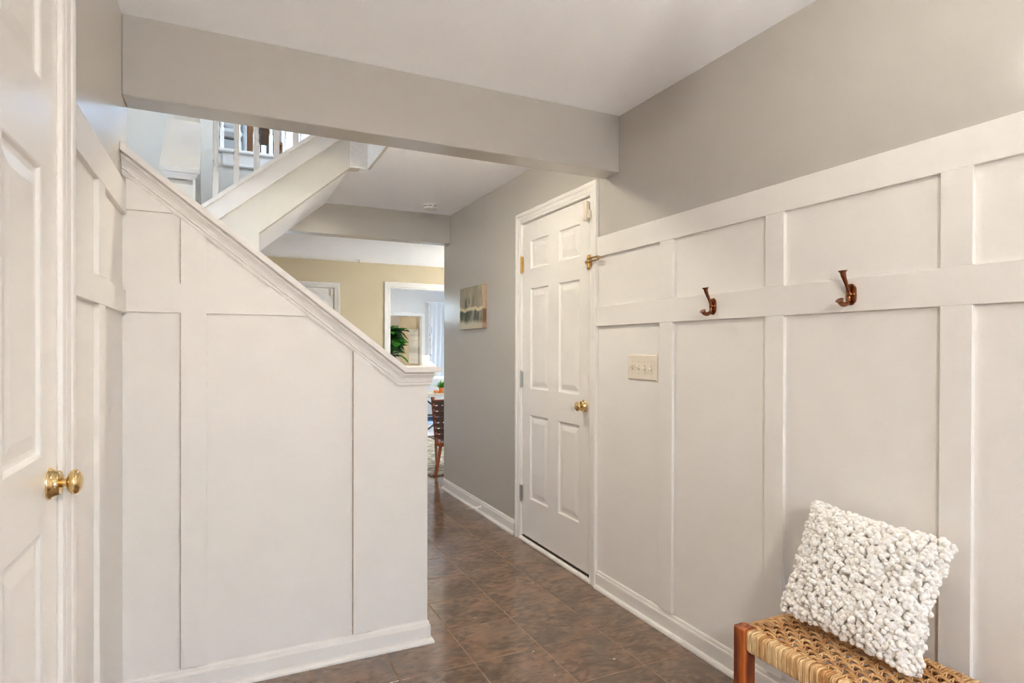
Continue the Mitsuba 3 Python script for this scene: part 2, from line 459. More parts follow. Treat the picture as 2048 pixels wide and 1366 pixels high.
# ------------------------------------------------------------------ casings and doors
CW = .070
CP = [(0, .0), (0, .008), (.004, .0105), (.010, .0115), (.0125, .0095), (.016, .0095), (.019, .0125), (.034, .0145), (.042, .0150), (.0445, .0185), (.050, .0205), (.062, .0210), (.067, .0200), (CW, .0165), (CW, 0)]


def casing(name, P, s0, s1, z0, zt, label, reveal=.006, scale=1.0):
    s0, s1, zt = s0 - reveal, s1 + reveal, zt + reveal
    def sta(s, z, ws, wz):
        return [P(s + ws * w * scale, z + wz * w * scale, t) for w, t in CP]
    k = struct(name, loft([sta(s0, z0, -1, 0), sta(s0, zt, -1, 1)]), 'paint_white', label=label)
    struct('casing_head', loft([sta(s0, zt, -1, 1), sta(s1, zt, 1, 1)]), 'paint_white', k)
    struct('casing_leg', loft([sta(s1, zt, 1, 1), sta(s1, z0, 1, 0)]), 'paint_white', k)
    return k


def jamb(P, s0, s1, zt, d0, d1, parent, bsdf='paint_white'):
    """Jamb boards just outside the opening s0..s1, from depth d0 to d1 (negative goes into the wall)."""
    def bb(a, b, z0, z1):
        q = np.array([P(a, z0, d0), P(b, z1, d1)])
        lo, hi = q.min(0), q.max(0)
        return B(lo[0], hi[0], lo[1], hi[1], lo[2], hi[2])
    struct('jamb', bb(s0 - JG, s0 - .0035, 0, zt + JG), bsdf, parent)
    struct('jamb', bb(s1 + .0035, s1 + JG, 0, zt + JG), bsdf, parent)
    struct('jamb', bb(s0 - JG, s1 + JG, zt + .0035, zt + JG), bsdf, parent)


def map_mesh(m, P):
    v = m.vertices
    return trimesh.Trimesh(np.array([P(a, b, c) for a, b, c in v]), m.faces, process=False)


RINGS = [(0, 0), (.0035, -.002), (.008, -.0085), (.013, -.0095), (.020, -.0095), (.024, -.0085), (.050, -.0030), (.053, -.0028)]


def raised_panel(s0, s1, z0, z1):
    secs = [[(s0, z0, -.026), (s1, z0, -.026), (s1, z1, -.026), (s0, z1, -.026)]]
    for i, t in RINGS:
        secs.append([(s0 + i, z0 + i, t), (s1 - i, z0 + i, t), (s1 - i, z1 - i, t), (s0 + i, z1 - i, t)])
    return loft(secs)


def six_panel_door(name, P, s0, s1, cols, rows, label, bsdf):
    slab = rect(s0, DZ0, s1, DZ1)
    for a, b in cols:
        for c, d in rows:
            slab = slab.difference(rect(a, c, b, d))
    m = extrude(slab, .040)
    m.apply_translation([0, 0, -.040])
    k = struct(name, map_mesh(m, P), bsdf, label=label)
    for a, b in cols:
        for c, d in rows:
            struct('panel', map_mesh(raised_panel(a, b, c, d), P), bsdf, k)
    return k


def knob_set(door, pos, axis, length=1.0):
    """Rose, neck and knob as parts of the door."""
    o = np.asarray(pos, float)
    rose = [(.0005, .0), (.0335, 0), (.0335, .0025), (.0325, .0045), (.0300, .0065), (.0275, .0110), (.0262, .0160), (.0250, .0190), (.0225, .0205), (.0190, .0200), (.0160, .0180), (.0130, .0165), (.0120, .0165), (.0005, .0165)]
    struct('knob_rose', lathe(rose, o, axis, 48), 'brass', door, 40, label='polished brass rose')
    L = length
    knob = [(.0005, .015), (.0100, .015), (.0100, .0305 * L), (.0120, .0325 * L), (.0185, .0340 * L), (.0235, .0370 * L), (.0262, .0415 * L), (.0264, .0465 * L), (.0238, .0518 * L), (.0180, .0555 * L), (.0090, .0578 * L), (.0005, .0585 * L)]
    struct('knob', lathe(knob, o, axis, 48), 'brass', door, 50, label='polished brass door knob')


# hall door on the right wall
k = casing('trim_4', wallR, DH0, DH1, 0, DZ1, 'white casing of the hall door')
jamb(wallR, DH0, DH1, DZ1, -.12, .0, k)
D1 = six_panel_door('door_1', lambda s, z, t: wallR(s, z, t - .003), DH0, DH1, [(2.863, 3.098), (3.224, 3.466)], [(.289, .839), (1.009, 1.661), (1.787, 1.972)], 'cream white six panel hall door with brass knob', 'paint_white')
knob_set(D1, (XR - .003, 2.806, .953), (-1, 0, 0), .92)


def hinge(z, bsdf, parent):
    y, x = DH1 + .004, XR - .0095
    parts = [lathe([(.0005, 0), (.0062, 0), (.0062, .0195), (.0005, .0195)], (x, y, z - .052 + i * .0205), (0, 0, 1), 14) for i in range(5)]
    parts += [lathe([(.0005, 0), (.0045, .001), (.005, .004), (.003, .008), (.0005, .009)], (x, y, z + s * .051), (0, 0, s), 12) for s in (-1, 1)]
    parts += [B(XR - .006, XR - .0025, y - .016, y - .002, z - .051, z + .051), B(XR - .006, XR, y + .002, y + .012, z - .051, z + .051)]
    return struct('hinge', cat(parts), bsdf, parent, 40, label='aged brass hinge' if bsdf == 'brass_aged' else 'steel hinge')


hinge(1.828, 'brass_aged', D1)
hinge(1.068, 'steel', D1)
hinge(.307, 'steel', D1)
struct('latch_plate', B(XR - .004, XR + .020, DH0 - .0034, DH0 + .0006, .925, .985), 'dark_gap', D1)
struct('gap_shade', B(XR + .004, XR + .030, DH0 + .002, DH1 - .002, .014, .036), 'dark_gap', D1, label='dark strip standing in for shade in the gap under the door')  # solid dark strip paints the shaded gap above the threshold
th = [(-.004, 0), (.020, 0), (.0225, .006), (.0215, .014), (.017, .0195), (.010, .0215), (.002, .0215), (-.004, .019)]
struct('trim_5', loft([[(XR - t, y, z) for t, z in th] for y in (DH0 - .026, DH1 + .012)]), 'paint_white', label='white rounded threshold strip under the hall door')

# closet door on the left wall
k = casing('trim_6', wallL, DL0, DL1, 0, DZ1, 'white fluted casing of the closet door')
jamb(wallL, DL0, DL1, DZ1, -.12, .0, k)
D2 = six_panel_door('door_2', lambda s, z, t: wallL(s, z, t - .002), DL0, DL1, [(.886, 1.124), (1.248, 1.484)], [(.31, .90), (1.05, 1.63), (1.80, 1.985)], 'white six panel closet door with wood grain relief and brass knob', 'paint_door')
knob_set(D2, (XL - .002, 1.538, .985), (1, 0, 0), 1.0)

# ------------------------------------------------------------------ stair beyond the half wall
# near wall of the upper flight: full height at the left, raking soffit line, then up to the floor edge
fl = Polygon([(-.15, 0), (.184, 0), (.184, 1.968), (.726, 2.437), (.838, 2.442), (.838, 2.90), (-.095, 2.125), (-.15, 2.08)])
UF = struct('wall_flight', prism_xz(fl, YS, YS + .09), 'paint_stair', label='pale raking wall of the upper stair flight')
sl = .828


def rake(x, dz=0.0):
    return 2.102 + sl * (x + .095) + dz


def rake_strip(z0, z1, y0, y1, x0=-.125, x1=.86):
    return prism_xz(Polygon([(x0, rake(x0, z0)), (x1, rake(x1, z0)), (x1, rake(x1, z1)), (x0, rake(x0, z1))]), y0, y1)


SK = struct('trim_7', rake_strip(-.108, -.004, YS - .014, YS - .0005), 'paint_white', label='white raking stringer board of the upper flight')
struct('nosing', rake_strip(-.004, .024, YS - .032, YS + .105), 'paint_white', SK)
struct('bead', rake_strip(-.124, -.106, YS - .024, YS - .0005), 'paint_white', SK)
struct('bead', rake_strip(-.112, -.095, YS - .019, YS - .0005), 'paint_white', SK)
struct('stairs_1', cat(prism_xz([(.10, 1.895), (.184, 1.968), (.726, 2.437), (.838, 2.4375), (.838, 2.56), (.10, 2.0)], YS + .09, YB), B(.10, .184, YS + .09, YB, 0, 1.97)), 'paint_ceiling', label='white sloping underside of the upper flight')
# treads of the upper flight (they stand behind the stringer) and of the lower flight (behind the half wall)
for i in range(6):
    x = .02 + .135 * i
    struct('tread', B(x, x + .165, YS + .09, YB, 2.07 + .112 * i, 2.10 + .112 * i), 'wood_floor', 'stairs_1')
st2 = []
for i in range(5):
    st2.append(B(.78 - .26 * (i + 1), .78 - .26 * i, YH + HT, YS, 0, .19 * (i + 1)))
struct('stairs_2', cat(st2 + [B(-1.4, -.52, YH + HT, YS, 0, .95)]), 'wood_floor', label='lower stair flight behind the half wall')
struct('wall_stairwell', cat(B(.838, .856, YH + HT, YS, ZC - .001, 3.6)), 'paint_stair', label='pale edge of the upper floor over the stair')
# back and side walls of the stairwell
backp = rect(-2.0, 0, -.046, 5.25).union(Polygon([(-.05, 0), (.12, 0), (.12, 1.95), (.60, 2.40), (.86, 2.56), (.86, 2.66), (-.05, 2.66)]))
struct('wall_landing', prism_xz(backp, YB + .0, YB + .10), 'paint_sage', label='pale back wall of the stairwell')
struct('wall_stairside', B(-1.45, -1.4, YH, YB, 0, 5.25), 'paint_sage', label='side wall of the stairwell')
struct('wall_overhead', B(-1.45, .86, YH + .0, YH + HT, ZC + .011, 5.25), 'paint_sage', label='wall over the beam')
struct('wall_upper', B(.86, .90, YH, YS, 3.61, 5.25), 'paint_sage', label='wall of the upper floor')
# floor edge of the loft: nosing, fascia, little moulding
LE = struct('trim_8', B(-.02, .86, YB - .014, YB + .005, 2.655, ZL - .014, .002), 'paint_white', label='white floor edge of the loft')
struct('nosing', B(-.048, .86, YB - .040, YB + .04, ZL - .014, ZL + .012, .006), 'paint_white', LE)
struct('bead', B(-.021, .86, YB - .026, YB, 2.634, 2.656, .006), 'paint_white', LE)

# half wall with a raking cap at the landing
KX0, KX1, KY = -.300, -.170, 3.925
ks = .885
kp = Polygon([(KY, 0), (KY + .75, 0), (KY + .75, 2.21 + ks * .75), (KY, 2.21)])
KW = struct('wall_knee', prism_yz(kp, KX0, KX1), 'paint_sage', label='knee wall at the stair landing with a white raking cap')


def krake(y): return 2.326 + ks * (y - KY)


def kstrip(x0, x1, d0, d1, y0, y1):
    return prism_yz(Polygon([(y0, krake(y0) - d1), (y1, krake(y1) - d1), (y1, krake(y1) - d0), (y0, krake(y0) - d0)]), x0, x1)


KC = struct('trim_9', kstrip(KX0 - .036, KX1 + .036, 0, .026, KY - .036, KY + .47), 'paint_white', label='white raking cap of the knee wall')
for d0, d1, o in ((.026, .048, .026), (.048, .066, .018), (.066, .080, .011)):
    struct('crown_moulding', kstrip(KX0 - o, KX1 + o, d0, d1, KY - o, KY + .47), 'paint_white', KC)
struct('collar', B(KX1 + .0, KX1 + .012, KY - .012, KY + .05, 2.12, 2.24), 'paint_white', KC)
struct('wall_post', B(KX0 + .008, KX1 + .022, KY + .45, KY + .60, 0, 5.25), 'paint_sage', label='pale wall end above the knee wall cap')
struct('corner_bead', B(KX1 + .019, KX1 + .024, KY + .444, KY + .45, 2.6, 5.2), 'paint_white', 'wall_post')

# ------------------------------------------------------------------ railings
def baluster(x, y, z, h, s=1.0):
    w = .0165 * s
    sq = B(x - w, x + w, y - w, y + w, z - .03, z + .165, .002)
    pts = [(w * 1.2, .158), (.0165 * s, .172), (.0125 * s, .188), (.0115 * s, .198), (.0155 * s, .206), (.0165 * s, .211), (.0135 * s, .216), (.0155 * s, .224), (.0165 * s, .231), (.0125 * s, .238), (.0118 * s, .246), (.0150 * s, .30), (.0158 * s, .36), (.0135 * s, .50), (.0110 * s, .62), (.0105 * s, h)]
    return cat(sq, lathe(pts, (x, y, z), (0, 0, 1), 14))


rl = thing('stair_railing', 'white raking balustrade with turned balusters on the upper flight stringer', 'railing')
for i in range(8):
    x = -.054 + .113 * i
    add('baluster', baluster(x, YS + .035, rake(x, .02), .85), 'paint_white', rl, 40)
add('handrail', rake_strip(.86, .92, YS + .005, YS + .065, -.12, .84), 'paint_white', rl)
rl = thing('loft_railing', 'level white balustrade with thin balusters along the loft floor edge', 'railing')
for i in range(8):
    x = -.024 + .1145 * i
    add('baluster', baluster(x, YB + .05, ZL + .01, .88, .86), 'paint_white', rl, 40)
add('handrail', B(-.046, .86, YB + .02, YB + .08, ZL + .87, ZL + .93, .01), 'paint_white', rl)

# ------------------------------------------------------------------ loft
struct('floor_loft', B(-2.0, 5.2, YB + .1, YF, ZL - .02, ZL), 'wood_floor', label='loft floor')
lw = [(.17, .50), (.62, 1.62), (1.74, 3.2)]  # last opening is unseen, added to strengthen glare on the left wall
up_poly = rect(-2.0, ZC, 5.2, 5.25)
for a, b in lw:
    up_poly = up_poly.difference(rect(a, 3.55, b, 5.0))
struct('wall_loft', prism_xz(up_poly, YF, YF + .12), 'paint_grey', label='pale grey back wall of the loft')
for i, (a, b) in enumerate(lw):
    bars = [rect(a, 3.55, a + .035, 5.0), rect(b - .035, 3.55, b, 5.0), rect(a, 3.55, b, 3.60), rect(a, 4.95, b, 5.0)]
    g = bars[0]
    for q in bars[1:]:
        g = g.union(q)
    if b - a > .6:
        g = g.union(rect((a + b) / 2 - .02, 3.55, (a + b) / 2 + .02, 5.0))
    k = struct(f'window_{i + 1}', prism_xz(g, YF + .03, YF + .08), 'paint_white', label=('narrow loft window with blue sky', 'loft window with blue sky', 'unseen loft window added for glare on the left wall')[i])
    struct('pane', prism_xz(rect(a, 3.55, b, 5.0), YF + .054, YF + .056), 'pane', k)
struct('wall_loftside', B(5.15, 5.2, YB, YF, ZL, 5.25), 'paint_grey', label='loft side wall')
struct('wall_loftleft', B(-2.0, -1.95, YB, YF, ZL, 5.25), 'paint_grey', label='loft left wall')
struct('wall_loftnear', B(.86, 5.2, YB, YB + .1, 3.6, 5.25), 'paint_grey', label='loft near wall')

t = thing('armchair', 'light grey upholstered armchair behind the loft balusters', 'armchair')
add('seat', B(-.20, .14, 5.55, 6.05, ZL, 3.02, .02), 'fabric_grey', t)
add('backrest', B(-.20, .14, 5.98, 6.14, 3.0, 3.30, .03), 'fabric_grey', t)
add('seat_cushion', B(-.19, .13, 5.50, 5.98, 3.03, 3.10, .03), 'fabric_white', t)
add('armrest', B(.12, .165, 5.55, 6.1, ZL, 3.20, .015), 'fabric_grey', t)
lp = lathe([(.0005, -.10), (.03, -.10), (.036, -.06), (.036, .06), (.03, .10), (.0005, .10)], (-.01, 5.66, 3.185), (.75, .1, -.4), 16)
add('bolster_pillow', lp, 'fabric_white', smooth=40, label='small white bolster pillow lying on the grey loft armchair', category='pillow')
t = thing('wooden_cabinet', 'tall brown wooden cabinet behind the loft balusters', 'cabinet')
add('body', B(.165, .225, 5.6, 6.05, ZL, 3.20, .004), 'wood_brown', t)
add('top', B(.158, .230, 5.59, 6.06, 3.20, 3.216, .003), 'wood_tan', t)
add('door', B(.172, .218, 5.592, 5.60, ZL + .05, 3.17, .002), 'wood_brown', t)
t = thing('writing_desk', 'tan topped desk with dark legs in the loft', 'desk')
add('top', B(.265, .365, 5.6, 6.1, 3.175, 3.225, .004), 'wood_tan', t)
for x in (.268, .352):
    for y in (5.62, 6.07):
        add('leg', B(x, x + .010, y, y + .012, ZL, 3.176), 'dark_metal', t)
t = thing('desk_chair', 'brown bentwood chair beside the loft desk', 'chair')
add('backrest', tube([(.372, 5.85, 3.13), (.380, 5.85, 3.19), (.390, 5.85, 3.212), (.400, 5.85, 3.19), (.402, 5.85, 3.13)], .006, 8), 'wood_brown', t, 40)
add('seat', B(.37, .45, 5.6, 5.9, 3.04, 3.07, .006), 'wood_brown', t)
for x in (.375, .440):
    for y in (5.62, 5.87):
        add('leg', B(x, x + .012, y, y + .012, ZL, 3.05), 'wood_brown', t)

# ------------------------------------------------------------------ far wall, front door, doorway, dining side
FD0, FD1 = .395, 1.305
OW0, OW1 = 2.06, 3.55
wf = rect(-2.0, 0, 5.2, ZC + .01).difference(rect(FD0 - JG, -.1, FD1 + JG, 2.068 + JG)).difference(rect(OW0, -.1, OW1, 2.115))
struct('wall_front', prism_xz(wf, YF, YF + .12), 'paint_beige', label='beige front wall of the entry')
k = casing('trim_10', wallF, FD0, FD1, 0, 2.068, 'white casing of the front door')
jamb(wallF, FD0, FD1, 2.068, -.11, 0, k)
k = casing('trim_11', wallF, OW0 + .006, OW1 - .006, 0, 2.109, 'white casing of the opening to the living room', scale=1.1)
struct('jamb', cat(B(OW0 - .001, OW0 + .012, YF, YF + .12, 0, 2.115), B(OW1 - .012, OW1 + .001, YF, YF + .12, 0, 2.115), B(OW0, OW1, YF, YF + .12, 2.103, 2.116)), 'paint_white', k)
fd = rect(FD0, .01, FD1, 2.066).difference(rect(.52, 1.66, .84, 1.955)).difference(rect(.87, 1.66, 1.19, 1.955))
D4 = struct('door_4', prism_xz(fd, YF + .004, YF + .048), 'paint_white', label='white front door with small panes at its top')
for a, b in ((.52, .84), (.87, 1.19)):
    g = rect(a, 1.66, b, 1.955)
    struct('pane_frame', prism_xz(g.buffer(.018, join_style=2).difference(g.buffer(-.008, join_style=2)), YF - .006, YF + .006), 'paint_white', D4)
    struct('pane', prism_xz(g, YF + .024, YF + .026), 'pane', D4)
t = thing('door_alarm_sensor', 'cream alarm contact at the top corner of the front door', 'alarm sensor')
add('sensor_body', B(1.262, 1.293, YF - .016, YF + .004, 1.972, 2.056, .003), 'paint_almond', t)
add('magnet', B(1.304, 1.318, YF - .016, YF - .002, 1.975, 2.0, .003), 'paint_almond', t)
# side walls of the entry and dining area, with a window on the dining side
wd = Polygon([(YE, 0), (YF, 0), (YF, ZC), (YE, ZC)]).difference(rect(5.6, .7, 7.8, 2.1))
struct('wall_dining', prism_yz(wd, 5.0, 5.1), 'paint_beige', label='dining side wall with its window')
k = struct('window_6', prism_yz(rect(5.6, .7, 7.8, 2.1).difference(rect(5.65, .75, 6.67, 2.05)).difference(rect(6.73, .75, 7.75, 2.05)), 5.02, 5.07), 'paint_white', label='dining window')
struct('pane', prism_yz(rect(5.6, .7, 7.8, 2.1), 5.044, 5.046), 'pane', k)
struct('wall_entry', B(-2.05, -2.0, YB, YF, 0, ZC), 'paint_beige', label='left wall of the entry')

# ------------------------------------------------------------------ living room beyond, and the room behind it
struct('floor_living', B(1.0, 6.0, YF + .03, 15.2, -.06, -.001), 'floor_pale', label='pale living room floor')
struct('trim_12', B(OW0, OW1, YF - .01, YF + .045, -.002, .008, .003), 'dark_metal', label='dark floor transition strip in the opening')
struct('ceiling_living', B(1.0, 6.0, YF + .12, 15.2, 2.44, 2.5), 'paint_ceiling', label='living room ceiling')
OP0, OP1, OPZ = 2.40, 3.600, 1.925
WN0, WN1 = 3.90, 5.30
w2 = rect(1.0, 0, 6.0, 2.46).difference(rect(OP0, -.1, OP1, OPZ)).difference(rect(WN0, .35, WN1, 2.08))
struct('wall_living', prism_xz(w2, Y2, Y2 + .12), 'paint_grey', label='pale grey back wall of the living room')
k = casing('trim_13', wall2, OP0, OP1, 0, OPZ, 'white casing of the second opening', scale=.9)
struct('wall_livingleft', B(.95, 1.0, YF + .12, 15.2, 0, 2.46), 'paint_grey', label='living room left wall')
wlr = Polygon([(YF + .12, 0), (15.2, 0), (15.2, 2.46), (YF + .12, 2.46)]).difference(rect(9.0, .5, 11.2, 2.1))
struct('wall_livingright', prism_yz(wlr, 6.0, 6.1), 'paint_grey', label='living room right wall with its window')
k = struct('window_4', prism_yz(rect(9.0, .5, 11.2, 2.1).difference(rect(9.06, .56, 10.07, 2.04)).difference(rect(10.13, .56, 11.14, 2.04)), 6.02, 6.08), 'paint_white', label='living room side window')
k = struct('window_5', prism_xz(rect(WN0, .35, WN1, 2.08).difference(rect(WN0 + .05, .40, 4.575, 2.03)).difference(rect(4.625, .40, WN1 - .05, 2.03)), Y2 + .04, Y2 + .09), 'paint_white', label='living room window behind the sheer curtain')
struct('pane', prism_xz(rect(WN0, .35, WN1, 2.08), Y2 + .064, Y2 + .066), 'pane', k)
struct('wall_study', cat(B(1.0, 6.0, 14.6, 14.7, 0, 2.46), B(3.85, 3.90, Y2 + .12, 14.6, 0, 2.46)), 'paint_beige', label='beige walls of the room behind')
struct('wall_niche', B(2.3, 3.849, 14.40, 14.595, 0, 2.46), 'paint_grey', label='pale grey wall of the room behind')

# sheer curtain on a rod
def curtain(x0, x1, y, z0, z1, n=120, m=24, folds=11, depth=.035):
    u = np.linspace(0, 1, n)
    v = np.linspace(0, 1, m)
    U, V = np.meshgrid(u, v)
    ph = 2 * math.pi * folds * (U + .02 * np.sin(7 * U) + .015 * np.sin(3 * V + 5 * U))
    X = x0 + (x1 - x0) * U + .012 * np.sin(ph * .5) * (1 - V)
    Y = y + depth * np.sin(ph) * (.45 + .55 * (1 - V))
    Z = z0 + (z1 - z0) * V
    P = np.stack([X, Y, Z], -1).reshape(-1, 3)
    f = []
    for j in range(m - 1):
        for i in range(n - 1):
            a = j * n + i
            f += [[a, a + 1, a + n + 1], [a, a + n + 1, a + n]]
    return trimesh.Trimesh(P, f, process=False)


t = thing('sheer_curtain', 'sheer white curtain with a faint dotted pattern at the living room window', 'curtain')
add('drape', curtain(3.72, 4.75, Y2 - .10, .03, 2.20), 'curtain_sheer', t, True)
add('rod', tube([(3.66, Y2 - .10, 2.205), (5.4, Y2 - .10, 2.205)], .012, 12), 'plastic_white', t, 40)

# ceiling fan in the room behind
t = thing('ceiling_fan', 'white ceiling fan seen through the second opening', 'ceiling fan')
fo = np.array([3.12, 13.0, 1.975])
add('motor', lathe([(.0005, -.05), (.06, -.05), (.09, -.02), (.09, .05), (.05, .08), (.0005, .08)], fo, (0, 0, 1), 24), 'plastic_white', t, 40)
add('rod', lathe([(.012, .07), (.012, .46)], fo, (0, 0, 1), 12), 'plastic_white', t, 40)
for i in range(5):
    a = math.radians(2 + 72 * i)
    bl = B(.08, .58, -.06, .06, -.004, .004, .003)
    bl.apply_transform(trimesh.transformations.rotation_matrix(math.radians(10), [1, 0, 0]))
    bl.apply_transform(trimesh.transformations.rotation_matrix(a, [0, 0, 1]))
    bl.apply_translation(fo)
    add('blade', bl, 'plastic_white', t)

# tall panel picture on the beige wall of the room behind
t = thing('panel_picture', 'tall narrow pale panel picture leaning on the beige wall beyond', 'picture')
add('panel', B(3.80, 3.848, 12.72, 13.42, .93, 1.70, .004), 'panel_art', t)

rng = np.random.default_rng(7)


def blade(base, direction, length, width, droop, n=6):
    """One strap leaf: a tapered strip that arches over."""
    d = np.asarray(direction, float)
    d /= np.linalg.norm(d)
    side = np.cross(d, [0, 0, 1.0])
    side /= np.linalg.norm(side) + 1e-9
    tt = np.linspace(0, 1, n)
    P = np.asarray(base) + np.outer(tt * length, d) - np.outer(droop * length * tt ** 2, [0, 0, 1.0])
    w = width * np.sin(np.clip(tt * .92 + .08, 0, 1) * math.pi) ** .6
    w[-1] = width * .03
    fold = np.cross(side, d)
    L, R_, M = P - side * w[:, None] * .5, P + side * w[:, None] * .5, P - fold * w[:, None] * .18
    v = np.vstack([L, M, R_])
    f = []
    for i in range(n - 1):
        for o in (0, n):
            f += [[o + i, o + i + 1, o + n + i + 1], [o + i, o + n + i + 1, o + n + i]]
    return trimesh.Trimesh(v, f, process=False)


def frond(base, az, el, length, droop, leaflets=16, ll=.16):
    d = np.array([math.cos(az) * math.cos(el), math.sin(az) * math.cos(el), math.sin(el)])
    tt = np.linspace(0, 1, 12)
    spine = np.asarray(base) + np.outer(tt * length, d) - np.outer(droop * length * tt ** 2, [0, 0, 1.0])
    parts = [tube(spine, np.linspace(.006, .002, 12), 5)]
    for i in range(leaflets):
        q = .18 + .82 * i / (leaflets - 1)
        p = np.array([np.interp(q, tt, spine[:, c]) for c in range(3)])
        tg = np.array([np.interp(min(q + .05, 1), tt, spine[:, c]) - np.interp(q - .05, tt, spine[:, c]) for c in range(3)])
        tg /= np.linalg.norm(tg)
        sd = np.cross(tg, [0, 0, 1.0])
        sd /= np.linalg.norm(sd) + 1e-9
        for s in (-1, 1):
            parts.append(blade(p, tg * .55 + s * sd + [0, 0, .12], ll * (1 - .5 * abs(q - .45)), .028, .35, 4))
    return cat(parts)


t = thing('potted_palm', 'tall dark green palm in a pot seen through the second opening', 'plant')
po = np.array([2.80, 11.15, 0.0])
add('pot', lathe([(.0005, 0), (.15, 0), (.18, .32), (.19, .36), (.17, .36), (.16, .30), (.0005, .30)], po, (0, 0, 1), 24), 'fabric_grey', t, 40)
add('trunk', tube([po + [0, 0, .3], po + [.02, 0, .8], po + [-.01, .01, 1.68]], [.03, .025, .018], 8), 'wood_brown', t, 40)
for i in range(84):
    zz = .90 + .78 * rng.random()
    az, el = rng.uniform(0, 2 * math.pi), rng.uniform(.1, 1.3)
    add('frond', frond(po + [rng.uniform(-.04, .04), rng.uniform(-.04, .04), zz], az, el, rng.uniform(.22, .40), rng.uniform(.3, .8), 12, .15), ('leaf_palm', 'leaf_dark')[i % 5 in (0, 3)], t)
t = thing('console_table', 'white console table under the lamp by the sheer curtain', 'table')
add('top', B(3.18, 3.72, 11.2, 11.6, .86, .90, .004), 'fabric_white', t)
for x in (3.20, 3.66):
    for y in (11.22, 11.54):
        add('leg', B(x, x + .04, y, y + .04, 0, .86), 'fabric_white', t)
t = thing('table_lamp', 'white drum shade table lamp beside the sheer curtain', 'lamp')
lo = np.array([3.585, 11.45, .90])
add('base', lathe([(.0005, 0), (.06, 0), (.06, .012), (.025, .03), (.035, .07), (.02, .11), (.008, .13), (.0005, .13)], lo, (0, 0, 1), 20), 'stone_cream', t, 40)
add('shade', lathe([(.083, .075), (.083, .235), (.080, .235), (.080, .075), (.083, .075)], lo, (0, 0, 1), 28), None, t, 40, emitter={'type': 'area', 'radiance': rgb((.22, .19, .13))})
scene['table_lamp__shade']['bsdf'] = {'type': 'ref', 'id': 'fabric_white'}
add('finial', bsph(lo + [0, 0, .247], .009), 'brass_aged', t, True)
t = thing('sofa', 'pale sofa with its back towards the hall', 'sofa')
add('base', B(2.2, 3.75, 9.95, 10.75, .08, .42, .03), 'fabric_white', t)
add('backrest', B(2.2, 3.75, 9.95, 10.15, .40, .78, .04), 'fabric_white', t)
for x in (2.2, 3.57):
    add('armrest', B(x, x + .18, 9.95, 10.75, .3, .60, .03), 'fabric_white', t)
pil = trimesh.creation.icosphere(subdivisions=3, radius=1)
pil.vertices = np.sign(pil.vertices) * np.abs(pil.vertices) ** [.55, 1, .55] * [.20, .07, .20]
pil.apply_transform(trimesh.transformations.rotation_matrix(math.radians(45), [0, 1, 0]))
pil.apply_translation([3.25, 10.25, .82])
add('throw_pillow', pil, 'fabric_white', smooth=True, label='white throw pillow standing on its corner against the sofa back', category='pillow')

# low table with a small plant in an orange pot
t = thing('side_table', 'stone topped low table with dark crossed legs in the living room', 'table')
add('table_top', B(2.75, 3.75, 8.95, 9.5, .525, .562, .004), 'stone_cream', t)
for s in (-1, 1):
    add('leg', tube([(2.85, 9.0, 0.0), (3.2, 9.02, .25), (3.6, 9.04, .50)] if s > 0 else [(2.85, 9.44, .50), (3.2, 9.42, .25), (3.6, 9.40, 0.0)], .014, 8), 'dark_metal', t)
add('stretcher', B(2.8, 3.7, 9.20, 9.225, .19, .215), 'dark_metal', t)
t = thing('potted_grass', 'small spiky green plant in an orange pot on the low table', 'plant')
po = np.array([3.115, 9.12, .562])
add('saucer', lathe([(.0005, 0), (.050, 0), (.056, .022), (.050, .024), (.0005, .020)], po, (0, 0, 1), 20), 'terracotta', t, 40)
add('pot', lathe([(.0005, .02), (.036, .02), (.043, .085), (.045, .085), (.045, .070), (.0005, .07)], po, (0, 0, 1), 20), 'terracotta', t, 40)
for i in range(70):
    a, el = rng.uniform(0, 2 * math.pi), rng.uniform(.5, 1.45)
    add('leaf', blade(po + [rng.uniform(-.02, .02), rng.uniform(-.02, .02), .075], [math.cos(a) * math.cos(el), math.sin(a) * math.cos(el), math.sin(el)], rng.uniform(.10, .175), .016, .25, 5), ('leaf_bright', 'leaf_palm')[i % 2], t)
add('wooden_block', B(2.985, 3.045, 9.05, 9.12, .562, .605, .004), 'terracotta', label='small orange wooden block on the low table left of the plant', category='block')
add('rug_001', B(2.2, 4.2, 9.62, 10.6, -.001, .010, .004), 'rug_blue', label='pale blue rug under the sofa in the living room', category='rug')

# dining rug, and the woven leather chair on its edge
add('shag_rug', B(1.83, 4.7, 5.69, 8.22, 0, .022, .008), 'rug_wool', label='speckled beige shag rug in the entry under the leather chair', category='rug')
t = thing('woven_chair', 'red brown wooden chair with a dark woven leather back, half hidden by the wall', 'chair')
cx0, cx1 = 1.900, 2.40


def cback(z): return 5.70 + .30 * (z - .33)     # the back leans away


def bar(a, b, w, d, bsdf, name):
    a, b = np.asarray(a, float), np.asarray(b, float)
    m = B(-w / 2, w / 2, -d / 2, d / 2, 0, np.linalg.norm(b - a), .004)
    m.apply_transform(trimesh.geometry.align_vectors([0, 0, 1], (b - a) / np.linalg.norm(b - a)))
    m.apply_translation(a)
    return add(name, m, bsdf, t)


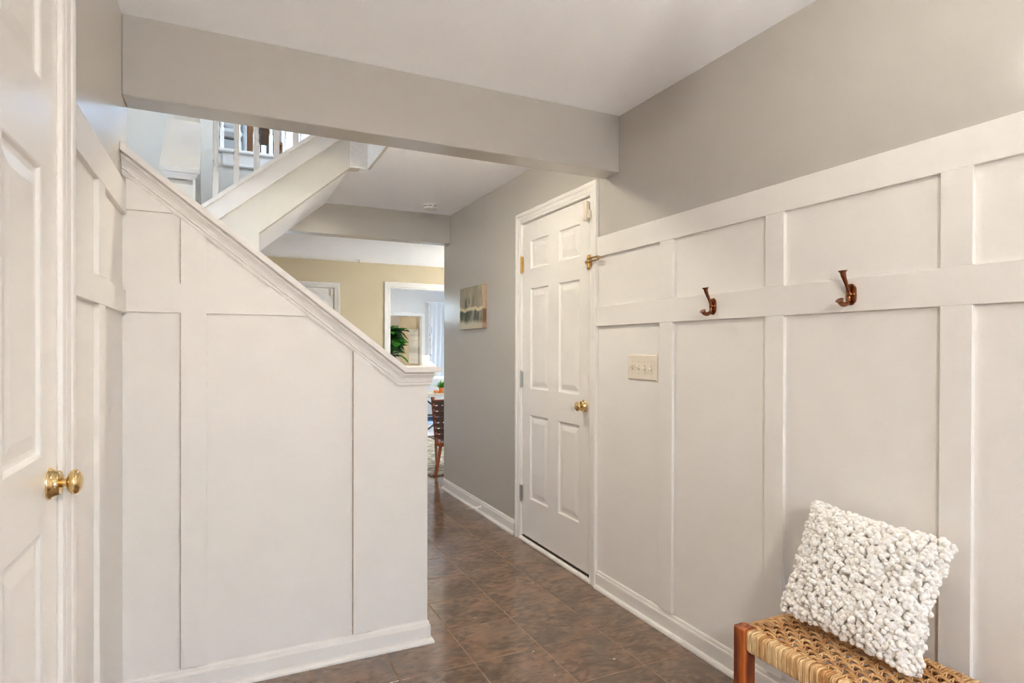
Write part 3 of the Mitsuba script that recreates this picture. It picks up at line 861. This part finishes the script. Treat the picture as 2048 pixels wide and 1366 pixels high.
for s_, x in ((1, cx0), (-1, cx1)):
    bar((x, cback(.30), .30), (x, cback(.775), .775), .032, .030, 'wood_red', 'back_post')
    bar((x + s_ * .035, 5.665, .335), (x - s_ * .030, 5.655, 0.0), .030, .026, 'wood_red', 'leg')
    bar((x - s_ * .010, 5.70, .32), (x + .20, 6.30, 0.024), .028, .026, 'wood_red', 'leg')
    bar((x, 5.665, .316), (x + .19, 6.20, .345), .030, .030, 'wood_red', 'side_rail')
bar((cx0 + .005, 5.66, .315), (cx1 - .005, 5.66, .315), .040, .046, 'wood_red', 'rear_rail')
bar((cx0, cback(.735), .735), (cx1, cback(.735), .735), .026, .040, 'wood_red', 'top_rail')
for i in range(7):
    z = .385 + .0555 * i
    xa, xb = cx0 - .019, cx1 + .019
    m = B(xa, xb, cback(z) - .018, cback(z) - .012, z - .0235, z + .0235, .002)
    add('strap', m, 'leather', t)
for i in range(8):
    x = cx0 + .062 + .0545 * i
    m = B(-.0235, .0235, -.004, .004, 0, .40, .002)
    m.apply_transform(trimesh.geometry.align_vectors([0, 0, 1], np.array([0, .30, 1.0]) / math.sqrt(1.09)))
    m.apply_translation([x, cback(.345) - .006, .345])
    add('strap', m, 'leather', t)
for i in range(7):
    x = cx0 + .07 + .056 * i
    add('strap', B(x - .023, x + .023, 5.68, 6.18, .325, .332, .002), 'leather', t)

# ------------------------------------------------------------------ ceiling fittings
t = thing('smoke_detector', 'round white smoke detector on the passage ceiling', 'smoke detector')
so = np.array([1.512, 4.705, ZC])
add('base', lathe([(.0005, 0), (.066, 0), (.066, .010), (.062, .014), (.0005, .014)], so, (0, 0, -1), 32), 'plastic_white', t, 40)
add('vent_ring', lathe([(.0005, .014), (.054, .014), (.052, .020), (.0005, .020)], so, (0, 0, -1), 32), 'dark_gap', t, 40)
add('cover', lathe([(.0005, .018), (.060, .019), (.060, .028), (.054, .036), (.030, .041), (.0005, .042)], so, (0, 0, -1), 32), 'plastic_white', t, 40)
for i in range(8):
    a = math.radians(45 * i)
    m = B(.054, .0635, -.006, .006, -.022, -.013)
    m.apply_transform(trimesh.transformations.rotation_matrix(a, [0, 0, 1]))
    m.apply_translation(so)
    add('rib', m, 'plastic_white', t)
t = thing('fire_sprinkler', 'small white fire sprinkler on the entry ceiling', 'sprinkler')
so = np.array([1.60, 8.05, ZC])
add('escutcheon', lathe([(.0005, 0), (.042, 0), (.040, .006), (.022, .012), (.0005, .012)], so, (0, 0, -1), 24), 'plastic_white', t, 40)
add('head', lathe([(.0005, .010), (.010, .010), (.008, .022), (.004, .030), (.014, .032), (.014, .034), (.0005, .034)], so, (0, 0, -1), 16), 'steel', t, 40)

# lamps: near and hall lamps, and added fill lamps (all outside the frame)
for name, c, r, rad in LAMPS:
    zt = ZC if c[2] < 3 else 5.2
    t = thing(name, {'ceiling_lamp': 'glowing glass globe lamp hanging in the near hall', 'ceiling_lamp_001': 'glowing glass dome lamp hidden behind the beam', 'ceiling_lamp_002': 'added fill lamp glowing on the living room ceiling',
                     'ceiling_lamp_003': 'added fill lamp with a glass globe high over the stair and loft', 'ceiling_lamp_004': 'added fill lamp hanging over the dining side', 'ceiling_lamp_006': 'added fill lamp on the ceiling of the beige room behind', 'fill_floor_lamp': 'added fill lamp with a glass globe on a floor pole behind the camera'}[name], 'floor lamp' if name == 'fill_floor_lamp' else 'ceiling lamp')
    globe = c[2] < zt - .1 and c[2] < 3 or c[2] > 3
    if name == 'fill_floor_lamp':
        dome = trimesh.creation.icosphere(subdivisions=3, radius=r)
        dome.apply_translation(c)
        add('base', lathe([(.0005, 0), (.14, 0), (.135, .018), (.0005, .022)], (c[0], c[1], 0), (0, 0, 1), 32), 'brass_aged', t, 40)
        add('pole', lathe([(.012, .02), (.012, c[2] - r * .97)], (c[0], c[1], 0), (0, 0, 1), 14), 'brass_aged', t, 40)
    elif globe:      # a round glass globe on a short stem
        dome = trimesh.creation.icosphere(subdivisions=3, radius=r)
        dome.apply_translation(c)
        add('stem', lathe([(.011, 0), (.011, zt - c[2] - r * .97)], (c[0], c[1], zt), (0, 0, -1), 12), 'brass_aged', t, 40)
        add('ceiling_plate', lathe([(.0005, 0), (.07, 0), (.065, .018), (.0005, .022)], (c[0], c[1], zt), (0, 0, -1), 32), 'brass_aged', t, 40)
    else:
        prof = [(r * math.cos(a), r * .45 * math.sin(a)) for a in np.linspace(0, math.pi / 2, 9)]
        dome = lathe([(r * .98, -.002)] + prof[:-1] + [(.0005, prof[-1][1])], (c[0], c[1], zt - .020), (0, 0, -1), 32)
        cen = np.array([c[0], c[1], zt - .02])
        if ((dome.triangles_center - cen) * dome.face_normals).sum() < 0:
            dome.invert()
        add('ceiling_plate', lathe([(.0005, 0), (r * 1.08, 0), (r * 1.08, .012), (r * .99, .020), (.0005, .0195)], (c[0], c[1], zt), (0, 0, -1), 32), 'plastic_white', t)
    scene[t + '__glass_shade'] = mikit.ply(dome, 'glass_shade', smooth=False, emitter={'type': 'area', 'radiance': rgb(rad)})

# ------------------------------------------------------------------ things on the right wall
# canvas
add('canvas_picture', B(XR - .030, XR, 4.187, 4.675, 1.425, 1.760, .002), 'canvas_art', label='small abstract canvas in cream grey and dark green on the taupe passage wall', category='picture')

# switch plate with four toggles
t = thing('light_switch', 'almond four toggle switch plate on the white panelling beside the hall door', 'light switch')
y0, y1, z0, z1 = 2.184, 2.404, 1.120, 1.242
pl = trimesh.convex.convex_hull(np.array([(x, y, z) for x, i in ((XR, 0), (XR - .004, 0), (XR - .0075, .006)) for y in (y0 + i, y1 - i) for z in (z0 + i, z1 - i)]))
add('plate', pl, 'paint_almond', t)
for i in range(4):
    y = 2.294 + (1.5 - i) * .0465
    up_ = i < 2
    add('toggle_slot', B(XR - .0085, XR - .007, y - .0055, y + .0055, 1.167, 1.193), 'screw_metal', t)
    a = math.radians(28 if up_ else -28)
    m = B(-.016, 0, -.0042, .0042, -.0035, .0035, .001)
    m.apply_transform(trimesh.transformations.rotation_matrix(a, [0, 1, 0]))
    m.apply_translation([XR - .007, y, 1.180])
    add('toggle', m, 'paint_almond', t)
    for z in (1.1515, 1.2085):
        add('screw', lathe([(.0005, 0), (.0030, 0), (.0024, .0012), (.0005, .0014)], (XR - .0072, y, z), (-1, 0, 0), 12), 'screw_metal', t, 40)

# coat hooks
def coat_hook(y, z, label):
    t = thing('coat_hook', label, 'coat hook', None)
    x = XR - RB
    c2 = []
    for r, s in ((.0185, .0), (.0185, .003), (.0150, .0055)):
        ring = []
        for a in np.linspace(0, 2 * math.pi, 40, endpoint=False):
            # a tall plate with scalloped ends
            yy, zz = math.cos(a), math.sin(a)
            rr = 1 + .10 * math.cos(4 * a) * (abs(zz) ** 2)
            ring.append((x - s, y + math.copysign(abs(yy) ** .6, yy) * r * .95, z + math.copysign(abs(zz) ** .55, zz) * (r + .012) * rr))
        c2.append(ring)
    add('back_plate', loft(c2), 'bronze', t, 40)
    add('rib', lathe([(.0005, .0), (.009, .0), (.0095, .008), (.006, .012), (.0005, .013)], (x - .004, y, z), (-1, 0, 0), 20), 'bronze', t, 40)
    b = x - .012
    upper = np.array([(b + .002, y, z + .002), (b - .004, y, z + .016), (b - .012, y, z + .031), (b - .021, y, z + .047), (b - .027, y, z + .060), (b - .0295, y, z + .0705)])
    add('upper_prong', tube(upper, [.0062, .0055, .0055, .0065, .0078, .0085], 14), 'bronze', t, 40)
    add('prong_tip', lathe([(.0005, -.004), (.008, -.004), (.0125, .001), (.013, .003), (.0110, .0036), (.0005, .002)], upper[-1], (-.15, 0, 1), 20), 'bronze', t, 40)
    al = np.linspace(0, math.radians(152), 12)
    lower = np.array([(b - .022 + .0235 * math.cos(q), y, z - .010 - .0225 * math.sin(q)) for q in al])
    lower = np.vstack([[(b + .002, y, z + .004)], lower])
    add('lower_prong', tube(lower, np.r_[.006, np.linspace(.0055, .0088, 12)], 14), 'bronze', t, 40)
    add('prong_tip', lathe([(.0005, -.003), (.0088, -.003), (.0122, .0005), (.0122, .002), (.0005, .0015)], lower[-1], lower[-1] - lower[-2], 20), 'bronze', t, 40)
    for s in (-1, 1):
        add('screw', lathe([(.0005, 0), (.0038, 0), (.003, .002), (.0005, .0024)], (x - .005, y + s * .0125, z + .001), (-1, 0, 0), 12), 'brass_aged', t, 40)


coat_hook(1.826, 1.441, 'bronze double coat hook on the rail between the switch plate and the other hook')
coat_hook(1.236, 1.441, 'bronze double coat hook on the rail above the white cushion')

# alarm contact and flip latch at the hall door's corner
t = thing('door_alarm_sensor', 'almond alarm contact at the top corner of the hall door', 'alarm sensor')
add('sensor_body', B(XR - .024, XR - .003, 2.756, 2.786, 1.968, 2.070, .002), 'paint_almond', t)
add('magnet', B(XR - .030, XR - .012, 2.722, 2.743, 1.972, 2.018, .003), 'paint_almond', t)
t = thing('door_guard_latch', 'brass swing bar guard latch on the hall door edge', 'door latch')
add('base_plate', B(XR - .0065, XR - .003, 2.750, 2.776, 1.700, 1.772, .001), 'brass_aged', t, label='aged brass plate')
add('keeper_plate', B(XR - .025, XR - .021, 2.716, 2.744, 1.705, 1.775, .001), 'brass_aged', t)
add('stud', lathe([(.0005, 0), (.005, 0), (.005, .010), (.009, .013), (.009, .018), (.0005, .020)], (XR - .006, 2.760, 1.738), (-1, 0, 0), 16), 'brass_aged', t, 40)
add('hinge_barrel', lathe([(.0005, 0), (.006, 0), (.006, .064), (.0005, .064)], (XR - .027, 2.730, 1.706), (0, 0, 1), 14), 'brass_aged', t, 40)
add('swing_bar', cat(tube([(XR - .029, 2.730, 1.752), (XR - .031, 2.680, 1.753), (XR - .032, 2.632, 1.754), (XR - .032, 2.622, 1.748), (XR - .032, 2.625, 1.737), (XR - .031, 2.680, 1.735), (XR - .029, 2.730, 1.733)], .0042, 10), bsph((XR - .032, 2.623, 1.747), .0075)), 'brass_aged', t, 40)
for z in (1.712, 1.762):
    add('screw', lathe([(.0005, 0), (.004, 0), (.003, .0018), (.0005, .002)], (XR - .0064, 2.771, z), (-1, 0, 0), 12), 'screw_metal', t, 40)

# door stop on the passage baseboard
t = thing('door_stop', 'white rigid door stop on the passage baseboard', 'door stop')
ds = np.array([XR - .013, 4.262, .048])
add('flange', lathe([(.0005, 0), (.014, 0), (.013, .004), (.008, .007), (.0005, .007)], ds, (-1, 0, 0), 16), 'plastic_white', t, 40)
add('rod', lathe([(.007, .004), (.0058, .03), (.0048, .068), (.0005, .069)], ds, (-1, 0, 0), 12), 'plastic_white', t, 40)
add('tip', lathe([(.0005, .066), (.0085, .066), (.0090, .074), (.0070, .078), (.0005, .079)], ds, (-1, 0, 0), 14), 'paint_almond', t, 40)

# ------------------------------------------------------------------ bench
BN = thing('woven_bench', 'wooden bench with a woven tan cord seat against the right wall', 'bench')
ZS = .432
lx0, lx1, ly0, ly1 = 1.394, 1.440, 1.303, 1.349
YN = .21                                   # near end of the bench, outside the frame


def bench_leg(x0, x1, y0, y1):
    m = B(x0, x1, y0, y1, 0, ZS, .004)
    v = m.vertices
    return m


for a in ((lx0, lx1, ly0, ly1), (1.688, 1.734, ly0, ly1), (lx0, lx1, YN - .046, YN), (1.688, 1.734, YN - .046, YN)):
    add('leg', bench_leg(*a), 'wood_bench', BN)
add('rail', B(1.404, 1.436, YN, ly0, .374, .424, .006), 'wood_bench', BN)
add('rail', B(1.694, 1.726, YN, ly0, .374, .424, .006), 'wood_bench', BN)
add('rail', B(lx1, 1.688, 1.312, 1.340, .380, .424, .006), 'wood_bench', BN)
add('rail', B(lx1, 1.688, YN - .036, YN - .01, .380, .424, .006), 'wood_bench', BN)
add('stretcher', B(lx0 + .012, lx1 - .012, YN, ly0, .14, .17, .004), 'wood_bench', BN)
add('stretcher', B(lx1, 1.688, 1.315, 1.337, .16, .19, .004), 'wood_bench', BN)
# cord wrapped round the long rails
def wrap_loops(x0, x1, z0, z1, ys, r=.0030):
    out = []
    hw, hh = (x1 - x0) / 2 + r * .6, (z1 - z0) / 2 + r * .6
    cx, cz = (x0 + x1) / 2, (z0 + z1) / 2
    a = np.linspace(0, 2 * math.pi, 20, endpoint=False)
    for y in ys:
        e = 5.0
        px = np.sign(np.cos(a)) * np.abs(np.cos(a)) ** (2 / e) * (hw + rng.uniform(-.0008, .0012))
        pz = np.sign(np.sin(a)) * np.abs(np.sin(a)) ** (2 / e) * (hh + rng.uniform(-.0008, .0012))
        jig = rng.uniform(-.0022, .0022)
        path = np.c_[cx + px, y + jig * np.sin(a) + rng.uniform(-.0008, .0008) * np.cos(2 * a), cz + pz]
        out.append(tube(path, r, 6, closed=True))
    return cat(out)


wy = np.arange(YN + .004, ly0 - .002, .0050)
add('cord_wrapping', wrap_loops(1.402, 1.438, .370, .426, wy), 'cord', BN, 60, kind='stuff', label='tan cord wound round the front rail')
add('cord_wrapping', wrap_loops(1.692, 1.728, .372, .424, wy[::2], .0040), 'cord', BN, 60, kind='stuff', label='tan cord wound round the back rail')
lx = np.arange(lx1 + .003, 1.688, .0058)
lp = wrap_loops(1.310, 1.342, .376, .424, lx - 0)        # built along y, then turned to run along x
lp.vertices = np.c_[lp.vertices[:, 1], lp.vertices[:, 0], lp.vertices[:, 2]]
add('cord_wrapping', lp, 'cord_weave', BN, 60, kind='stuff', label='tan cord wound round the end rail')
# open weave of the seat: cords along y over and under looped cords along x
wv = []
xs = np.linspace(1.444, 1.690, 13)
yc = np.arange(YN + .01, 1.312, .0255)
for k, x in enumerate(xs):
    yy = np.linspace(YN, 1.325, int((1.325 - YN) / .0064))
    ph = (k % 2) * math.pi
    for dx in (-.0026, .0030):
        zz = ZS - .0035 + .0042 * np.sin(math.pi * (yy - yc[0]) / .0255 + ph)
        wv.append(tube(np.c_[x + dx + .0012 * np.sin(yy * 90 + k), yy, zz], .0023, 6))
for k, y in enumerate(yc):
    xx = np.linspace(1.425, 1.708, 80)
    for dy in (-.0034, .0034):
        zz = ZS - .0035 - .0046 * np.sin(math.pi * (xx - xs[0]) / (xs[1] - xs[0]) + math.pi / 2 + (k % 2) * math.pi)
        zz += np.where((xx < 1.44) | (xx > 1.70), .002, 0)
        yo = y + dy * (1 + .9 * np.cos(2 * math.pi * (xx - xs[0]) / (2 * (xs[1] - xs[0])) + (k % 2) * math.pi))
        wv.append(tube(np.c_[xx, yo, zz], .0022, 6))
add('woven_seat', cat(wv), 'cord_weave', BN, 60, kind='stuff', label='open weave of tan cord')
under = []
for x in np.linspace(1.46, 1.67, 8):
    under.append(tube([(x, YN, .382), (x + .004, .75, .380), (x, 1.32, .382)], .0042, 6))
for y in np.arange(YN + .02, 1.31, .04):
    under.append(tube([(1.43, y, .386), (1.57, y + .003, .384), (1.70, y, .386)], .0042, 6))
add('woven_underside', cat(under), 'cord_weave', BN, 60, kind='stuff', label='lower layer of tan cord')

# ------------------------------------------------------------------ bobble cushion
CU = thing('bobble_cushion', 'white cushion covered in woolly bobbles, leaning on the wall on the bench', 'cushion')
cc = np.array([1.632, 1.108, .612])
cu = np.array([.0, -1.0, -.03])
cu /= np.linalg.norm(cu)
cv = np.array([.40, 0.0, .915])
cv -= cu * (cv @ cu)
cv /= np.linalg.norm(cv)
cn = np.cross(cv, cu)
if cn[0] > 0:
    cn = -cn
HW, HH, TH = .190, .170, .050


def pillow_pt(u, v, side):
    e = (np.clip(1 - np.abs(u) ** 3.2, 0, 1) * np.clip(1 - np.abs(v) ** 3.2, 0, 1)) ** .55
    pin = 1 - .07 * (1 - np.abs(u) ** 2) * np.abs(v) ** 4
    pin2 = 1 - .07 * (1 - np.abs(v) ** 2) * np.abs(u) ** 4
    q = np.asarray(u)[..., None] * HW * pin2[..., None] * cu + np.asarray(v)[..., None] * HH * pin[..., None] * cv
    return cc + q + (side * TH * e)[..., None] * cn


g = np.linspace(-1, 1, 41)
U, V = np.meshgrid(g, g)
front, backs = pillow_pt(U, V, np.ones_like(U)), pillow_pt(U, V, -np.ones_like(U) * .75)
v = np.vstack([front.reshape(-1, 3), backs.reshape(-1, 3)])
f = []
n = 41
for j in range(n - 1):
    for i in range(n - 1):
        a = j * n + i
        f += [[a, a + 1, a + n + 1], [a, a + n + 1, a + n]]
f = np.array(f)
add('cover', trimesh.Trimesh(v, np.vstack([f, f[:, ::-1] + n * n]), process=False), 'cushion_cloth', CU, True)
bob = trimesh.creation.icosphere(subdivisions=2, radius=1.0)
bv, bf = bob.vertices, bob.faces
vs, fs = [], []
off = 0
prng = np.random.default_rng(21)


def put_bobble(p, r):
    global off
    d = bv * (1 + .10 * (np.sin(bv @ prng.normal(size=3) * 3 + prng.uniform(0, 6))[:, None]))
    st = prng.normal(size=3)
    st /= np.linalg.norm(st)
    d = d + np.outer(d @ st, st) * prng.uniform(.0, .35)
    vs.append(p + d * r)
    fs.append(bf + off)
    off += len(bv)


for layer, count in ((0, 1350), (1, 1150)):
    for _ in range(count):
        u, w = prng.uniform(-1.0, 1.0, 2)
        p = pillow_pt(np.array([u]), np.array([w]), np.array([1.0]))[0]
        lift = (.003, .0125)[layer] + prng.uniform(-.003, .006)
        nn = cn + cu * u * .7 * abs(u) + cv * w * .6 * abs(w)
        put_bobble(p + nn / np.linalg.norm(nn) * lift, prng.uniform(.0056, .0078))
for _ in range(720):                      # the four edges, with loops that hang out
    s, o = prng.uniform(-1, 1), prng.integers(0, 4)
    u, w = ((s, 1.0), (s, -1.0), (1.0, s), (-1.0, s))[o]
    p = pillow_pt(np.array([u]), np.array([w]), np.array([prng.uniform(-.5, 1)]))[0]
    outv = (cv, -cv, cu, -cu)[o]
    if o == 1:
        outv = -cv * .3 + cn
    q = p + outv * prng.uniform(-.004, .012) + cn * prng.uniform(-.02, .02)
    if q[2] > ZS + .008 and q[0] < XR - .027:
        put_bobble(q, prng.uniform(.0054, .0076))
for _ in range(34):                       # short strings of bobbles at the near side
    s = prng.uniform(-.95, .95)
    p = pillow_pt(np.array([1.0]), np.array([s]), np.array([prng.uniform(-.2, .6)]))[0]
    d = cu * prng.uniform(.3, .8) + cn * prng.uniform(-.1, .5) - np.array([0, 0, 1]) * prng.uniform(0, .7)
    d /= np.linalg.norm(d)
    for i in range(prng.integers(1, 4)):
        q = p + d * (.004 + .0100 * i) + prng.normal(size=3) * .0022
        if q[2] > ZS + .008 and q[0] < XR - .027:
            put_bobble(q, prng.uniform(.0056, .0078))
add('bobbles', (np.vstack(vs), np.vstack(fs)), 'bobble', CU, True, kind='stuff', label='woolly white bobbles')

# ------------------------------------------------------------------ specks on the floor
crumb = np.random.default_rng(5)
for x, y in ((1.06, 2.61), (1.165, 2.215), (1.155, 2.02), (1.44, 2.94), (1.435, 2.02), (1.345, 1.675), (1.50, 2.87)):
    m = trimesh.convex.convex_hull(crumb.normal(size=(12, 3)) * [.0028, .0020, .0010])
    m.apply_translation([x, y, -m.bounds[0][2] * 0 + .0016])
    add('paint_chip', m, 'plastic_white', label='tiny white paint chip lying on the brown tiles', category='paint chip', group='paint chips on the hall floor')
